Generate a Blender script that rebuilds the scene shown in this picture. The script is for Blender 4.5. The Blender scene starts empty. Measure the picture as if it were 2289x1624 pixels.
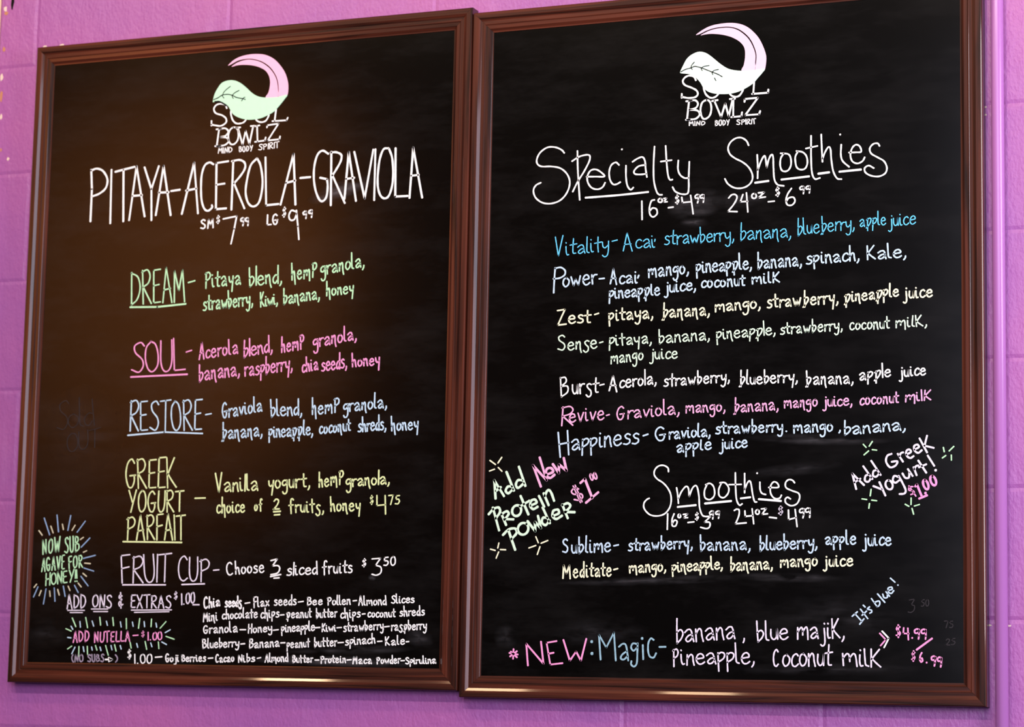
import bpy, math, random
from mathutils import Vector, Matrix, Euler

# ------------------------------------------------------------------ camera
ZC = 2.10                                   # height of the board centres above the floor
FPX = 5479.4                                # focal length in pixels of a 2289 px wide frame
CAM_LOC = Vector((1.5612, -3.7136, ZC - 0.5827))
CAM_ROT = Matrix.Rotation(0.3787, 3, 'Z') @ Matrix.Rotation(-0.0197, 3, 'Y') @ Matrix.Rotation(0.1362 + math.pi / 2, 3, 'X')
scene = bpy.context.scene
COL = scene.collection
cam_data = bpy.data.cameras.new('camera')
cam_data.sensor_fit = 'HORIZONTAL'
cam_data.sensor_width = 36.0
cam_data.lens = 36.0 * FPX / 2289.0
cam_data.clip_start = 0.05
cam_data.dof.use_dof = True
cam_data.dof.focus_distance = 3.80
cam_data.dof.aperture_fstop = 5.6
cam = bpy.data.objects.new('camera', cam_data)
cam.location = CAM_LOC
cam.rotation_euler = CAM_ROT.to_euler()
COL.objects.link(cam)
scene.camera = cam

# ------------------------------------------------------------------ exposure, world, lights
scene.view_settings.view_transform = 'Standard'
scene.view_settings.look = 'None'
scene.view_settings.gamma = 1.0
scene.view_settings.use_curve_mapping = False
scene.view_settings.exposure = 0.22

world = bpy.data.worlds.new('world')
scene.world = world
world.use_nodes = True
world.node_tree.nodes['Background'].inputs[0].default_value = (0.62, 0.60, 0.70, 1)
world.node_tree.nodes['Background'].inputs[1].default_value = 0.05


def area(name, loc, target, sx, sy, power, color):
    d = bpy.data.lights.new(name, 'AREA')
    d.shape = 'RECTANGLE'
    d.size, d.size_y, d.energy, d.color = sx, sy, power, color
    o = bpy.data.objects.new(name, d)
    o.location = loc
    o.rotation_euler = (Vector(target) - Vector(loc)).to_track_quat('-Z', 'Y').to_euler()
    COL.objects.link(o)
    return o


def spot(name, loc, target, power, color, radius, angle=70, blend=0.6):
    d = bpy.data.lights.new(name, 'SPOT')
    d.energy, d.color, d.shadow_soft_size = power, color, radius
    d.spot_size, d.spot_blend = math.radians(angle), blend
    o = bpy.data.objects.new(name, d)
    o.location = loc
    o.rotation_euler = (Vector(target) - Vector(loc)).to_track_quat('-Z', 'Y').to_euler()
    COL.objects.link(o)
    return o


area('shopfront_daylight', (1.75, -5.25, 2.75), (1.55, 0, 2.75), 3.5, 2.5, 170, (0.80, 0.80, 1.0))
area('side_fill_light', (3.3, -1.25, 2.5), (0.7, 0, 2.1), 1.0, 1.6, 75, (0.94, 0.90, 1.0))  # added fill, no window modelled: brightens the right end of the wall
for x, y, z, p in [(-1.35, -1.2, 3.27, 18), (-0.80, -1.2, 3.27, 12), (-0.25, -1.2, 3.27, 9), (0.65, -1.2, 3.27, 16)]:
    spot('track_lamp', (x, y, z), (x * 0.5 + 0.1, 0, ZC - 0.25), p, (1.0, 0.68, 0.40), 0.09, 100, 0.7)
for x, p in [(-1.2, 130), (0.2, 130), (1.6, 160)]:
    spot('pendant_lamp', (x, -4.0, 4.69), (x * 0.5 + 0.1, 0, ZC - 0.25), p, (1.0, 0.88, 0.76), 0.05, 80, 0.7)
spot('warm_reflection_fill', (-2.6, -3.2, 3.6), (-3.65, -5.4, 3.25), 1500, (1.0, 0.62, 0.34), 0.08, 55, 0.9)  # added unseen spot: lights the tan wall for the left board's brown reflection


# ------------------------------------------------------------------ helpers
def sc_(c):
    """sRGB 0-255 -> linear"""
    return tuple(((v / 255) / 12.92 if v / 255 <= 0.04045 else ((v / 255 + 0.055) / 1.055) ** 2.4) for v in c) + (1,)


def link_mesh(name, verts, faces, mat, parent=None, smooth=False):
    me = bpy.data.meshes.new(name)
    me.from_pydata([tuple(v) for v in verts], [], faces)
    me.materials.append(mat)
    if smooth:
        for p in me.polygons:
            p.use_smooth = True
    me.update()
    o = bpy.data.objects.new(name, me)
    COL.objects.link(o)
    if parent:
        o.parent = parent
    return o


def empty(name, loc, label=None, cat=None, group=None):
    o = bpy.data.objects.new(name, None)
    o.empty_display_size = 0.05
    o.location = loc
    COL.objects.link(o)
    if label:
        o['label'] = label
        o['category'] = cat
    if group:
        o['group'] = group
    return o


def new_mat(name):
    m = bpy.data.materials.new(name)
    m.use_nodes = True
    return m, m.node_tree.nodes, m.node_tree.links, m.node_tree.nodes['Principled BSDF']


def plain(name, col, rough=0.7, spec=0.3):
    m, n, l, b = new_mat(name)
    b.inputs['Base Color'].default_value = col
    b.inputs['Roughness'].default_value = rough
    b.inputs['Specular IOR Level'].default_value = spec
    return m


def marker(name, rgb, var=0.10):
    """chalk marker ink: matte, slightly uneven cover"""
    m, n, l, b = new_mat(name)
    tc = n.new('ShaderNodeTexCoord')
    nz = n.new('ShaderNodeTexNoise')
    nz.inputs['Scale'].default_value = 160
    nz.inputs['Detail'].default_value = 3
    l.new(tc.outputs['Object'], nz.inputs['Vector'])
    mx = n.new('ShaderNodeMix')
    mx.data_type = 'RGBA'
    c = sc_(rgb)
    mx.inputs[6].default_value = tuple(v * (1 - 2.2 * var) for v in c[:3]) + (1,)
    mx.inputs[7].default_value = tuple(min(1, v * (1 + var)) for v in c[:3]) + (1,)
    l.new(nz.outputs['Fac'], mx.inputs[0])
    l.new(mx.outputs[2], b.inputs['Base Color'])
    b.inputs['Roughness'].default_value = 0.75
    b.inputs['Specular IOR Level'].default_value = 0.2
    return m


# ------------------------------------------------------------------ materials
def wall_paint():
    m, n, l, b = new_mat('purple_block_paint')
    tc = n.new('ShaderNodeTexCoord')
    n1 = n.new('ShaderNodeTexNoise'); n1.inputs['Scale'].default_value = 2.6; n1.inputs['Detail'].default_value = 4
    l.new(tc.outputs['Object'], n1.inputs['Vector'])
    rmp = n.new('ShaderNodeValToRGB')
    rmp.color_ramp.elements[0].position = 0.30; rmp.color_ramp.elements[0].color = sc_((150, 88, 161))
    rmp.color_ramp.elements[1].position = 0.70; rmp.color_ramp.elements[1].color = sc_((170, 94, 158))
    l.new(n1.outputs['Fac'], rmp.inputs[0])
    # paler scuffs drawn out vertically
    mp = n.new('ShaderNodeMapping'); mp.inputs['Scale'].default_value = (16, 16, 3.2)
    l.new(tc.outputs['Object'], mp.inputs['Vector'])
    n2 = n.new('ShaderNodeTexNoise'); n2.inputs['Scale'].default_value = 1.0; n2.inputs['Detail'].default_value = 6; n2.inputs['Roughness'].default_value = 0.65
    l.new(mp.outputs[0], n2.inputs['Vector'])
    r2 = n.new('ShaderNodeValToRGB')
    r2.color_ramp.elements[0].position = 0.60; r2.color_ramp.elements[0].color = (0, 0, 0, 1)
    r2.color_ramp.elements[1].position = 0.78; r2.color_ramp.elements[1].color = (0.30, 0.30, 0.30, 1)
    l.new(n2.outputs['Fac'], r2.inputs[0])
    mx = n.new('ShaderNodeMix'); mx.data_type = 'RGBA'
    l.new(r2.outputs[0], mx.inputs[0]); l.new(rmp.outputs[0], mx.inputs[6])
    mx.inputs[7].default_value = sc_((186, 128, 190))
    l.new(mx.outputs[2], b.inputs['Base Color'])
    b.inputs['Roughness'].default_value = 0.42
    b.inputs['Specular IOR Level'].default_value = 0.4
    # roller texture and lumps
    n3 = n.new('ShaderNodeTexNoise'); n3.inputs['Scale'].default_value = 210; n3.inputs['Detail'].default_value = 3
    n4 = n.new('ShaderNodeTexNoise'); n4.inputs['Scale'].default_value = 34; n4.inputs['Detail'].default_value = 5
    mp2 = n.new('ShaderNodeMapping'); mp2.inputs['Scale'].default_value = (1, 1, 0.6)
    l.new(tc.outputs['Object'], mp2.inputs['Vector'])
    l.new(mp2.outputs[0], n3.inputs['Vector']); l.new(mp2.outputs[0], n4.inputs['Vector'])
    b1 = n.new('ShaderNodeBump'); b1.inputs['Strength'].default_value = 0.6; b1.inputs['Distance'].default_value = 0.0016
    b2 = n.new('ShaderNodeBump'); b2.inputs['Strength'].default_value = 0.5; b2.inputs['Distance'].default_value = 0.004
    l.new(n3.outputs['Fac'], b1.inputs['Height']); l.new(n4.outputs['Fac'], b2.inputs['Height'])
    l.new(b2.outputs[0], b1.inputs['Normal']); l.new(b1.outputs[0], b.inputs['Normal'])
    return m


def wood(name, scale):
    m, n, l, b = new_mat(name)
    tc = n.new('ShaderNodeTexCoord')
    mp = n.new('ShaderNodeMapping'); mp.inputs['Scale'].default_value = scale
    l.new(tc.outputs['Object'], mp.inputs['Vector'])
    n1 = n.new('ShaderNodeTexNoise'); n1.inputs['Scale'].default_value = 1; n1.inputs['Detail'].default_value = 5; n1.inputs['Roughness'].default_value = 0.6
    n1.inputs['Distortion'].default_value = 0.6
    l.new(mp.outputs[0], n1.inputs['Vector'])
    r = n.new('ShaderNodeValToRGB')
    e = r.color_ramp.elements
    e[0].position = 0.36; e[0].color = sc_((30, 13, 9))
    e[1].position = 0.64; e[1].color = sc_((86, 40, 27))
    k = e.new(0.46); k.color = sc_((57, 26, 18))
    l.new(n1.outputs['Fac'], r.inputs[0])
    l.new(r.outputs[0], b.inputs['Base Color'])
    b.inputs['Roughness'].default_value = 0.45
    b.inputs['Specular IOR Level'].default_value = 0.12
    b.inputs['Coat Weight'].default_value = 0.6
    b.inputs['Coat Roughness'].default_value = 0.07
    return m


def board_black():
    m, n, l, b = new_mat('chalkboard_black')
    tc = n.new('ShaderNodeTexCoord')
    mp = n.new('ShaderNodeMapping'); mp.inputs['Scale'].default_value = (2.2, 1, 7)
    l.new(tc.outputs['Object'], mp.inputs['Vector'])
    nz = n.new('ShaderNodeTexNoise'); nz.inputs['Scale'].default_value = 2.2; nz.inputs['Detail'].default_value = 7; nz.inputs['Roughness'].default_value = 0.7
    l.new(mp.outputs[0], nz.inputs['Vector'])
    r = n.new('ShaderNodeValToRGB')
    r.color_ramp.elements[0].position = 0.45; r.color_ramp.elements[0].color = (0.0022, 0.0019, 0.0018, 1)
    r.color_ramp.elements[1].position = 0.85; r.color_ramp.elements[1].color = (0.0095, 0.0088, 0.0088, 1)
    l.new(nz.outputs['Fac'], r.inputs[0]); l.new(r.outputs[0], b.inputs['Base Color'])
    b.inputs['Roughness'].default_value = 0.14
    b.inputs['Specular IOR Level'].default_value = 0.26
    return m


def smudge_mat():
    m, n, l, b = new_mat('chalk_dust')
    tc = n.new('ShaderNodeTexCoord')
    at = n.new('ShaderNodeAttribute'); at.attribute_name = 'fade'
    mp = n.new('ShaderNodeMapping'); mp.inputs['Scale'].default_value = (20, 1, 70)
    mp.inputs['Rotation'].default_value = (0, -0.12, 0)
    l.new(tc.outputs['Object'], mp.inputs['Vector'])
    nz = n.new('ShaderNodeTexNoise'); nz.inputs['Scale'].default_value = 1; nz.inputs['Detail'].default_value = 5
    l.new(mp.outputs[0], nz.inputs['Vector'])
    r = n.new('ShaderNodeValToRGB')
    r.color_ramp.elements[0].position = 0.36; r.color_ramp.elements[1].position = 0.85
    l.new(nz.outputs['Fac'], r.inputs[0])
    mu = n.new('ShaderNodeMath'); mu.operation = 'MULTIPLY'
    l.new(r.outputs[0], mu.inputs[0]); l.new(at.outputs['Fac'], mu.inputs[1])
    l.new(mu.outputs[0], b.inputs['Alpha'])
    b.inputs['Base Color'].default_value = sc_((200, 196, 205))
    b.inputs['Roughness'].default_value = 0.9
    b.inputs['Specular IOR Level'].default_value = 0.0
    return m


M_WALL = wall_paint()
M_WOOD_H = wood('brown_wood_grain_across', (2.5, 60, 95))
M_WOOD_V = wood('brown_wood_grain_upright', (95, 60, 2.5))
M_BOARD = board_black()
M_DUST = smudge_mat()
M_TAPE = plain('bare_wall_chip', sc_((228, 205, 190)), 0.8)
M_BARE = plain('bare_edge_wood', sc_((190, 130, 95)), 0.7)
M_CREAM = plain('cream_door_casing', sc_((236, 208, 176)), 0.5)
M_PIPE = plain('purple_gloss_pipe_paint', sc_((172, 108, 178)), 0.28, 0.5)
M_TAN = plain('tan_plaster', sc_((176, 128, 84)), 0.9)
M_GREY = plain('dark_grey_room_paint', sc_((30, 28, 30)), 0.95, 0.05)
M_INK = plain('black_board_gap', (0.003, 0.003, 0.003, 1), 0.6, 0.1)

INK = {
    'white': marker('white_marker', (252, 251, 254), 0.04),
    'dimwhite': marker('faded_white_marker', (205, 198, 214), 0.16),
    'lav': marker('lavender_white_marker', (236, 226, 244)),
    'cream': marker('cream_marker', (243, 242, 210), 0.05),
    'mint': marker('mint_marker', (192, 242, 194)),
    'palegreen': marker('pale_green_marker', (214, 240, 217), 0.05),
    'lime': marker('lime_marker', (228, 240, 178)),
    'pink': marker('pink_marker', (252, 158, 212)),
    'palepink': marker('pale_pink_marker', (240, 176, 216)),
    'blue': marker('pale_blue_marker', (196, 224, 246)),
    'ice': marker('ice_blue_marker', (198, 222, 242)),
    'cyan': marker('bright_blue_marker', (104, 206, 255)),
    'steel': marker('blue_grey_marker', (150, 188, 204), 0.18),
    'slate': marker('slate_blue_marker', (140, 168, 206)),
    'sand': marker('sand_marker', (214, 206, 176)),
    'grey': marker('rubbed_grey_marker', (168, 154, 176), 0.3),
    'ghost': marker('wiped_ghost_chalk', (50, 46, 50), 0.3),
    'logogreen': marker('logo_mint_fill', (192, 238, 208), 0.03),
    'logopink': marker('logo_pink_fill', (240, 184, 216), 0.04),
    'logopale': marker('logo_pale_pink_fill', (236, 200, 224), 0.03),
    'logowhite': marker('logo_white_fill', (218, 242, 230), 0.03),
}

# ------------------------------------------------------------------ the setting
WALL_Y = 0.0
COURSES = [round(0.1461 + 0.1985 * k, 4) for k in range(-10, 8)]
X_LEFT, X_RIGHT = -0.952, 3.6


def build_wall():
    V, F = [], []
    g, dep = 0.0060, 0.0013

    def quad(a, b_, c, d):
        i = len(V); V.extend([a, b_, c, d]); F.append((i, i + 1, i + 2, i + 3))
    rows = [(-2.1, COURSES[0])] + list(zip(COURSES[:-1], COURSES[1:])) + [(COURSES[-1], 2.8)]
    for k, (z0, z1) in enumerate(rows):
        off = -0.4785 if k % 2 == 1 else -0.6770
        xs = [off + 0.397 * j for j in range(-2, 13)]
        if abs(z0 + 0.648) < 0.02:
            xs = [0.274, 0.598, 1.0, 1.4, 1.8, 2.2, 2.6, 3.0, 3.4]
        xs = [X_LEFT] + [x for x in xs if X_LEFT + 0.03 < x < X_RIGHT - 0.03 and not 0.86 < x < 1.02] + [X_RIGHT]
        for j in range(len(xs) - 1):
            x0, x1 = xs[j], xs[j + 1]
            y, yd = WALL_Y, WALL_Y + dep
            gl = g if j else 0.0
            gr = g if j < len(xs) - 2 else 0.0
            a = (x0, yd, z0 + ZC), (x1, yd, z0 + ZC), (x1, yd, z1 + ZC), (x0, yd, z1 + ZC)
            b_ = (x0 + gl, y, z0 + g + ZC), (x1 - gr, y, z0 + g + ZC), (x1 - gr, y, z1 - g + ZC), (x0 + gl, y, z1 - g + ZC)
            quad(*b_)
            for q in range(4):
                r = (q + 1) % 4
                quad(a[q], a[r], b_[r], b_[q])
    # rounded chipped left corner and its return, back and far end
    zb, zt = -2.1 + ZC, 2.8 + ZC
    corner = [(X_LEFT, WALL_Y), (X_LEFT - 0.006, WALL_Y + 0.004), (X_LEFT - 0.009, WALL_Y + 0.012), (X_LEFT - 0.009, WALL_Y + 0.2)]
    for (xa, ya), (xb, yb) in zip(corner[:-1], corner[1:]):
        quad((xb, yb, zb), (xa, ya, zb), (xa, ya, zt), (xb, yb, zt))
    quad((X_RIGHT, WALL_Y, zb), (X_RIGHT, WALL_Y + .2, zb), (X_RIGHT, WALL_Y + .2, zt), (X_RIGHT, WALL_Y, zt))
    quad((X_RIGHT, WALL_Y + .2, zb), (X_LEFT - .009, WALL_Y + .2, zb), (X_LEFT - .009, WALL_Y + .2, zt), (X_RIGHT, WALL_Y + .2, zt))
    o = link_mesh('wall_back', V, F, M_WALL)
    o['kind'] = 'structure'
    return o


wall = build_wall()


def box(name, lo, hi, mat, parent=None, structure=False):
    (a, b_, c), (d, e, f) = lo, hi
    V = [(a, b_, c), (d, b_, c), (d, e, c), (a, e, c), (a, b_, f), (d, b_, f), (d, e, f), (a, e, f)]
    F = [(0, 3, 2, 1), (4, 5, 6, 7), (0, 1, 5, 4), (1, 2, 6, 5), (2, 3, 7, 6), (3, 0, 4, 7)]
    o = link_mesh(name, V, F, mat, parent)
    if structure:
        o['kind'] = 'structure'
    return o


box('floor', (-5.2, -5.6, -0.10), (5.2, 0.0, 0.0), M_GREY, None, True)
box('ceiling', (-5.2, -5.6, 4.9), (5.2, 0.0, 5.0), M_GREY, None, True)
box('wall_front', (-2.85, -5.6, 0.0), (5.2, -5.4, 4.9), M_GREY, None, True)
box('wall_front_corner', (-5.2, -5.6, 0.0), (-2.85, -5.4, 4.9), M_TAN, None, True)
box('trim_1', (-1.16, 0.012, 0.0), (-0.9625, 0.09, 4.9), M_CREAM, None, True)


def chip(px, py, w, h, mat, seed, Y=WALL_Y - 0.0004):
    """irregular flake where paint is missing from the wall"""
    c = on_plane(px, py, Y)
    rnd = random.Random(seed)
    n = 9
    V = [(0, 0, 0)]
    for i in range(n):
        a = 2 * math.pi * i / n
        k = 0.7 + 0.5 * rnd.random()
        V.append((w * k * math.cos(a), 0, h * k * math.sin(a)))
    V += [(x, 0.0006, z) for x, y, z in V[1:]]
    F = [(0, 1 + (i + 1) % n, 1 + i) for i in range(n)] + [(1 + i, 1 + (i + 1) % n, 1 + n + (i + 1) % n, 1 + n + i) for i in range(n)]
    o = link_mesh('paint_chip', V, F, mat, wall)
    o.location = c
    return o


def on_plane(px, py, Y):
    d = CAM_ROT @ Vector(((px - 1144.5) / FPX, (812 - py) / FPX, -1.0))
    return CAM_LOC + d * ((Y - CAM_LOC.y) / d.y)


for i, (px, py, w, h) in enumerate([(100, 104, .0040, .0022), (138, 101, .0055, .0022), (202, 99.5, .002, .0012),
                                    (2203, 239, .0022, .0016), (2203, 256, .0022, .0016), (2232, 240, .0026, .0014), (2233, 254, .0034, .0026),
                                    (2211, 1397, .0052, .0016), (2252, 1398, .0064, .0018), (2249, 1405, .0016, .0022)]):
    chip(px, py, w, h, M_TAPE, i)
for i, (px, py, w, h) in enumerate([(12, 20, .003, .006), (9, 110, .003, .005), (4, 172, .003, .008), (3, 215, .003, .012), (2, 262, .003, .006), (2, 335, .002, .004), (18, 355, .003, .003), (14, 30, .005, .004)]):
    chip(px, py, w, h, M_BARE if i % 2 else M_TAPE, 40 + i)
chip(28, 4, .0035, .016, M_INK, 77)

# conduit: one run of pipe with coupling seam, standing off the wall on the right
pipe = empty('conduit_pipe', (0.8755, WALL_Y - 0.0125, 0.02), 'glossy purple painted vertical conduit pipe on the wall right of both chalkboards', 'pipe')


def tube(name, r, z0, z1, mat, parent, n=28):
    V, F = [], []
    for z in (z0, z1):
        for i in range(n):
            a = 2 * math.pi * i / n
            V.append((r * math.cos(a), r * math.sin(a), z))
    for i in range(n):
        F.append((i, (i + 1) % n, n + (i + 1) % n, n + i))
    F.append(tuple(range(n - 1, -1, -1))); F.append(tuple(range(n, 2 * n)))
    o = link_mesh(name, V, F, mat, parent)
    for p in o.data.polygons[:n]:
        p.use_smooth = True
    return o


tube('pipe_run', 0.0098, 0.0, 4.8, M_PIPE, pipe)

# ------------------------------------------------------------------ boards
BW, BH, FW = 0.8547, 1.14, 0.0353
PROFILE = [(0.0, -0.021), (0.0, 0.0055), (0.02, 0.0075), (0.06, 0.0085), (0.29, 0.0085), (0.31, 0.0080), (0.43, 0.0058), (0.45, 0.0056), (0.585, 0.0056),
           (0.60, 0.0060), (0.615, 0.0060), (0.66, 0.0047), (0.82, 0.0045), (0.84, 0.0040), (0.935, 0.0014), (0.955, 0.0012), (1.0, 0.0010), (1.0, -0.004)]
# Empty transform: (x, y, z, roll, yaw, pitch); local y points into the wall, panel face lies at y = 0.008
BOARDS = [((-0.43, -0.0248, ZC), 0.0006), ((0.4271, -0.0252, ZC - 0.0103), -0.0006)]


def frame_rail(parent, side):
    """mitred length of stepped moulding; object origin at the middle of the rail"""
    w, h = BW / 2, BH / 2
    V, F = [], []
    cx, cz = {'l': (-w + FW / 2, 0), 'r': (w - FW / 2, 0), 't': (0, h - FW / 2), 'b': (0, -h + FW / 2)}[side]
    gap = 0.00015
    for u, d in PROFILE:
        o = u * FW
        y = 0.008 - d
        if side in 'lr':
            x = (-w + o) if side == 'l' else (w - o)
            V += [(x - cx, y, -h + o + gap), (x - cx, y, h - o - gap)]
        else:
            z = (h - o) if side == 't' else (-h + o)
            V += [(-w + o + gap, y, z - cz), (w - o - gap, y, z - cz)]
    n = len(PROFILE)
    for i in range(n):
        k = (i + 1) % n
        f = (2 * i, 2 * k, 2 * k + 1, 2 * i + 1)
        F.append(f if side in 'rb' else f[::-1])
    F.append(tuple(2 * i for i in range(n)))
    F.append(tuple(2 * i + 1 for i in reversed(range(n))))
    o = link_mesh('frame_rail', V, F, M_WOOD_V if side in 'lr' else M_WOOD_H, parent)
    import bmesh
    bm = bmesh.new(); bm.from_mesh(o.data); bmesh.ops.recalc_face_normals(bm, faces=bm.faces); bm.to_mesh(o.data); bm.free()
    o.location = (cx, 0, cz)
    return o


def make_board(i, label):
    loc, roll = BOARDS[i]
    b = empty('menu_chalkboard', loc, label, 'chalkboard', 'framed menu chalkboards')
    b.rotation_euler = (0, roll, 0)
    for s in 'ltrb':
        frame_rail(b, s)
    w, h = BW / 2 - FW * 0.98, BH / 2 - FW * 0.98
    V = [(-w, .008, -h), (w, .008, -h), (w, .008, h), (-w, .008, h), (-w, .012, -h), (w, .012, -h), (w, .012, h), (-w, .012, h)]
    link_mesh('writing_panel', V, [(0, 1, 2, 3), (7, 6, 5, 4), (1, 0, 4, 5), (2, 1, 5, 6), (3, 2, 6, 7), (0, 3, 7, 4)], M_BOARD, b)
    # bare wood showing at knocked corners
    return b


LEFT = make_board(0, 'left framed chalkboard headed PITAYA-ACEROLA-GRAVIOLA with green, pink and blue bowl menu')
RIGHT = make_board(1, 'right framed chalkboard headed Specialty Smoothies, beside the purple conduit pipe')

# ------------------------------------------------------------------ hand lettering
# one-line pen strokes per character, hundredths of the x-height: "x y,x y|next stroke"; a leading * keeps corners sharp
G = {
 'a': '6 76,26 96,44 94,53 68,57 34,64 0|55 56,32 50,12 24,20 4,38 8,57 34',
 'b': '12 195,13 100,16 -8|14 82,38 98,54 68,42 26,16 -6',
 'b2': '14 195,15 100,18 -22|15 92,42 100,54 70,30 16,2 -22',
 'c': '54 82,40 97,18 82,8 44,16 10,36 2,57 20',
 'd': '50 82,30 86,10 52,14 14,30 4,48 32|52 190,53 100,56 -2',
 'e': '10 50,34 55,56 62,50 90,32 98,14 78,8 38,22 5,42 2,62 20',
 'f': '58 178,46 196,30 180,27 100,30 -14|6 96,54 104',
 'g': '54 86,34 98,12 76,14 42,34 36,54 62|56 98,57 30,56 -34,42 -66,22 -66,12 -44',
 'h': '12 198,13 100,14 0|14 58,34 96,48 84,52 40,58 -2',
 'h2': '12 198,13 100,14 0|14 58,34 96,46 84,50 20,56 -52',
 'i': '12 92,13 34,20 4,32 6|13 132,15 128',
 'j': '30 92,32 20,30 -40,14 -62,0 -50|32 136,34 131',
 'k': '*12 182,15 0|*58 160,18 76|20 84,40 40,70 6',
 'l': '13 196,13 60,16 16,32 4',
 'l2': '12 196,14 0',
 'm': '8 96,9 0|10 62,32 96,44 82,46 34|46 62,68 98,80 78,85 -4',
 'm2': '8 96,9 0|10 62,32 96,44 82,46 34|46 62,68 98,80 78,85 -30',
 'n': '10 96,11 0|12 62,32 97,46 84,50 40,58 -2',
 'n2': '10 96,11 8|12 62,32 97,44 84,48 10,58 -38',
 'o': '36 96,14 80,8 36,26 3,50 22,56 64,34 96',
 'p': '13 98,13 30,14 -62|12 84,36 102,56 86,48 48,14 18',
 'p2': '14 98,14 20,17 -62|2 80,38 102,56 82,40 24,0 -26',
 'P': '12 170,13 90,13 0|4 158,40 174,60 145,50 105,14 82',
 'r': '10 96,12 0|12 58,30 92,52 94',
 's': '50 86,32 98,14 82,24 58,46 44,48 18,28 2,6 8',
 's2': '54 90,34 100,16 80,26 52,48 20,46 -24,24 -40,6 -18',
 't': '26 168,24 60,28 12,48 8|*2 98,54 106',
 't2': '28 168,28 60,32 -4|*2 96,56 104',
 'u': '10 94,10 34,26 4,46 24,52 94|52 94,54 4',
 'v': '*6 96,28 2,54 98', 'w': '*6 96,24 4,43 70,62 4,82 98', 'x': '*6 96,54 0|*54 96,6 0',
 'y': '8 96,12 50,28 32,52 58|56 100,54 0,44 -50,24 -62,8 -44',
 'y2': '8 96,14 50,30 34,50 56|*56 100,44 -70',
 'z': '*8 92,54 94,6 2,56 4',
 ',': '16 14,14 -8,4 -30', '.': '10 4,13 2', '-': '*6 46,54 52', "'": '10 186,8 160', '!': '*14 190,16 55|14 6,17 2', ':': '12 86,15 82|12 10,15 6',
 'A': '*2 0,30 196,58 -2|*12 70,52 78',
 'B': '*12 192,12 0|10 188,46 184,52 140,16 106|16 106,60 92,58 36,12 2',
 'C': '60 168,42 196,18 168,9 100,18 30,40 4,64 26',
 'D': '*12 194,10 0|10 190,50 165,64 100,46 34,10 2',
 'E': '*54 196,12 192,12 3,54 6|*12 102,46 108',
 'F': '*56 198,12 192,12 -2|*12 100,50 112',
 'G': '60 168,42 196,18 165,9 90,24 15,46 6,60 44,60 84|*34 84,68 88',
 'H': '*10 194,10 0|*56 198,56 0|*10 98,56 104',
 'I': '*10 194,10 0',
 'K': '*12 194,13 0|*58 194,14 84|16 92,40 46,66 4',
 'L': '*12 194,12 3,60 6', 'M': '*6 0,12 194,36 70,62 196,70 0', 'N': '*10 0,12 194,54 4,58 198',
 'O': '36 198,14 160,8 90,18 22,38 2,60 40,64 110,54 176,34 198',
 'R': '*12 194,12 0|8 184,42 196,58 162,46 120,14 98|*14 98,62 0',
 'S': '56 172,40 196,14 176,18 132,48 86,54 42,36 4,4 22',
 'T': '*34 194,34 0|*2 190,66 198', 'U': '10 194,10 60,24 6,46 12,58 70,58 196', 'V': '*4 194,30 0,60 198',
 'W': '*4 194,22 4,42 140,60 4,80 198', 'X': '*6 194,56 0|*60 198,4 0', 'Y': '*4 194,32 90|*60 198,22 0', 'Z': '*8 188,60 194,6 3,66 6',
 '0': '36 196,14 165,8 90,18 22,38 2,60 40,62 120,52 180,34 196', '1': '*10 194,12 0',
 '2': '8 158,30 196,54 165,42 90,6 4,6 4,62 6', '3': '*8 190,54 196,26 116|26 116,54 92,52 30,28 2,4 14', '4': '*14 190,10 92,60 96|*52 190,56 -10',
 '5': '*58 196,16 190,12 112|12 112,44 112,56 66,36 10,4 14', '6': '46 196,18 130,9 50,28 4,54 30,46 82,12 62', '7': '*4 186,60 194,28 0',
 '9': '54 168,34 194,10 160,18 112,46 124,54 168|*55 186,52 60,46 0', '$': '54 165,32 178,10 145,30 105,54 70,36 26,4 36|*34 205,28 -4', '&': '50 150,22 160,14 128,44 106,8 66,18 22,56 44|*34 196,30 -4',
 '(': '30 196,12 130,12 60,30 -4', ')': '10 196,30 130,30 60,8 -4',
}


def parse(s):
    out = []
    for st in s.split('|'):
        sharp = st.startswith('*')
        out.append((sharp, [tuple(float(v) for v in p.split()) for p in st.lstrip('*').split(',')]))
    return out


GL = {k: parse(v) for k, v in G.items()}


def smooth_path(pts, per=7):
    """Catmull-Rom through the points"""
    if len(pts) < 3:
        return list(pts)
    P = [(2 * pts[0][0] - pts[1][0], 2 * pts[0][1] - pts[1][1])] + list(pts) + [(2 * pts[-1][0] - pts[-2][0], 2 * pts[-1][1] - pts[-2][1])]
    if math.dist(pts[0], pts[-1]) < 1e-6:
        P[0], P[-1] = pts[-2], pts[1]
    out = []
    for i in range(1, len(P) - 2):
        p0, p1, p2, p3 = P[i - 1], P[i], P[i + 1], P[i + 2]
        for k in range(per):
            t = k / per
            out.append(tuple(0.5 * (2 * p1[a] + (p2[a] - p0[a]) * t + (2 * p0[a] - 5 * p1[a] + 4 * p2[a] - p3[a]) * t * t + (3 * p1[a] - p0[a] - 3 * p2[a] + p3[a]) * t ** 3) for a in (0, 1)))
    out.append(pts[-1])
    return out


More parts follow.
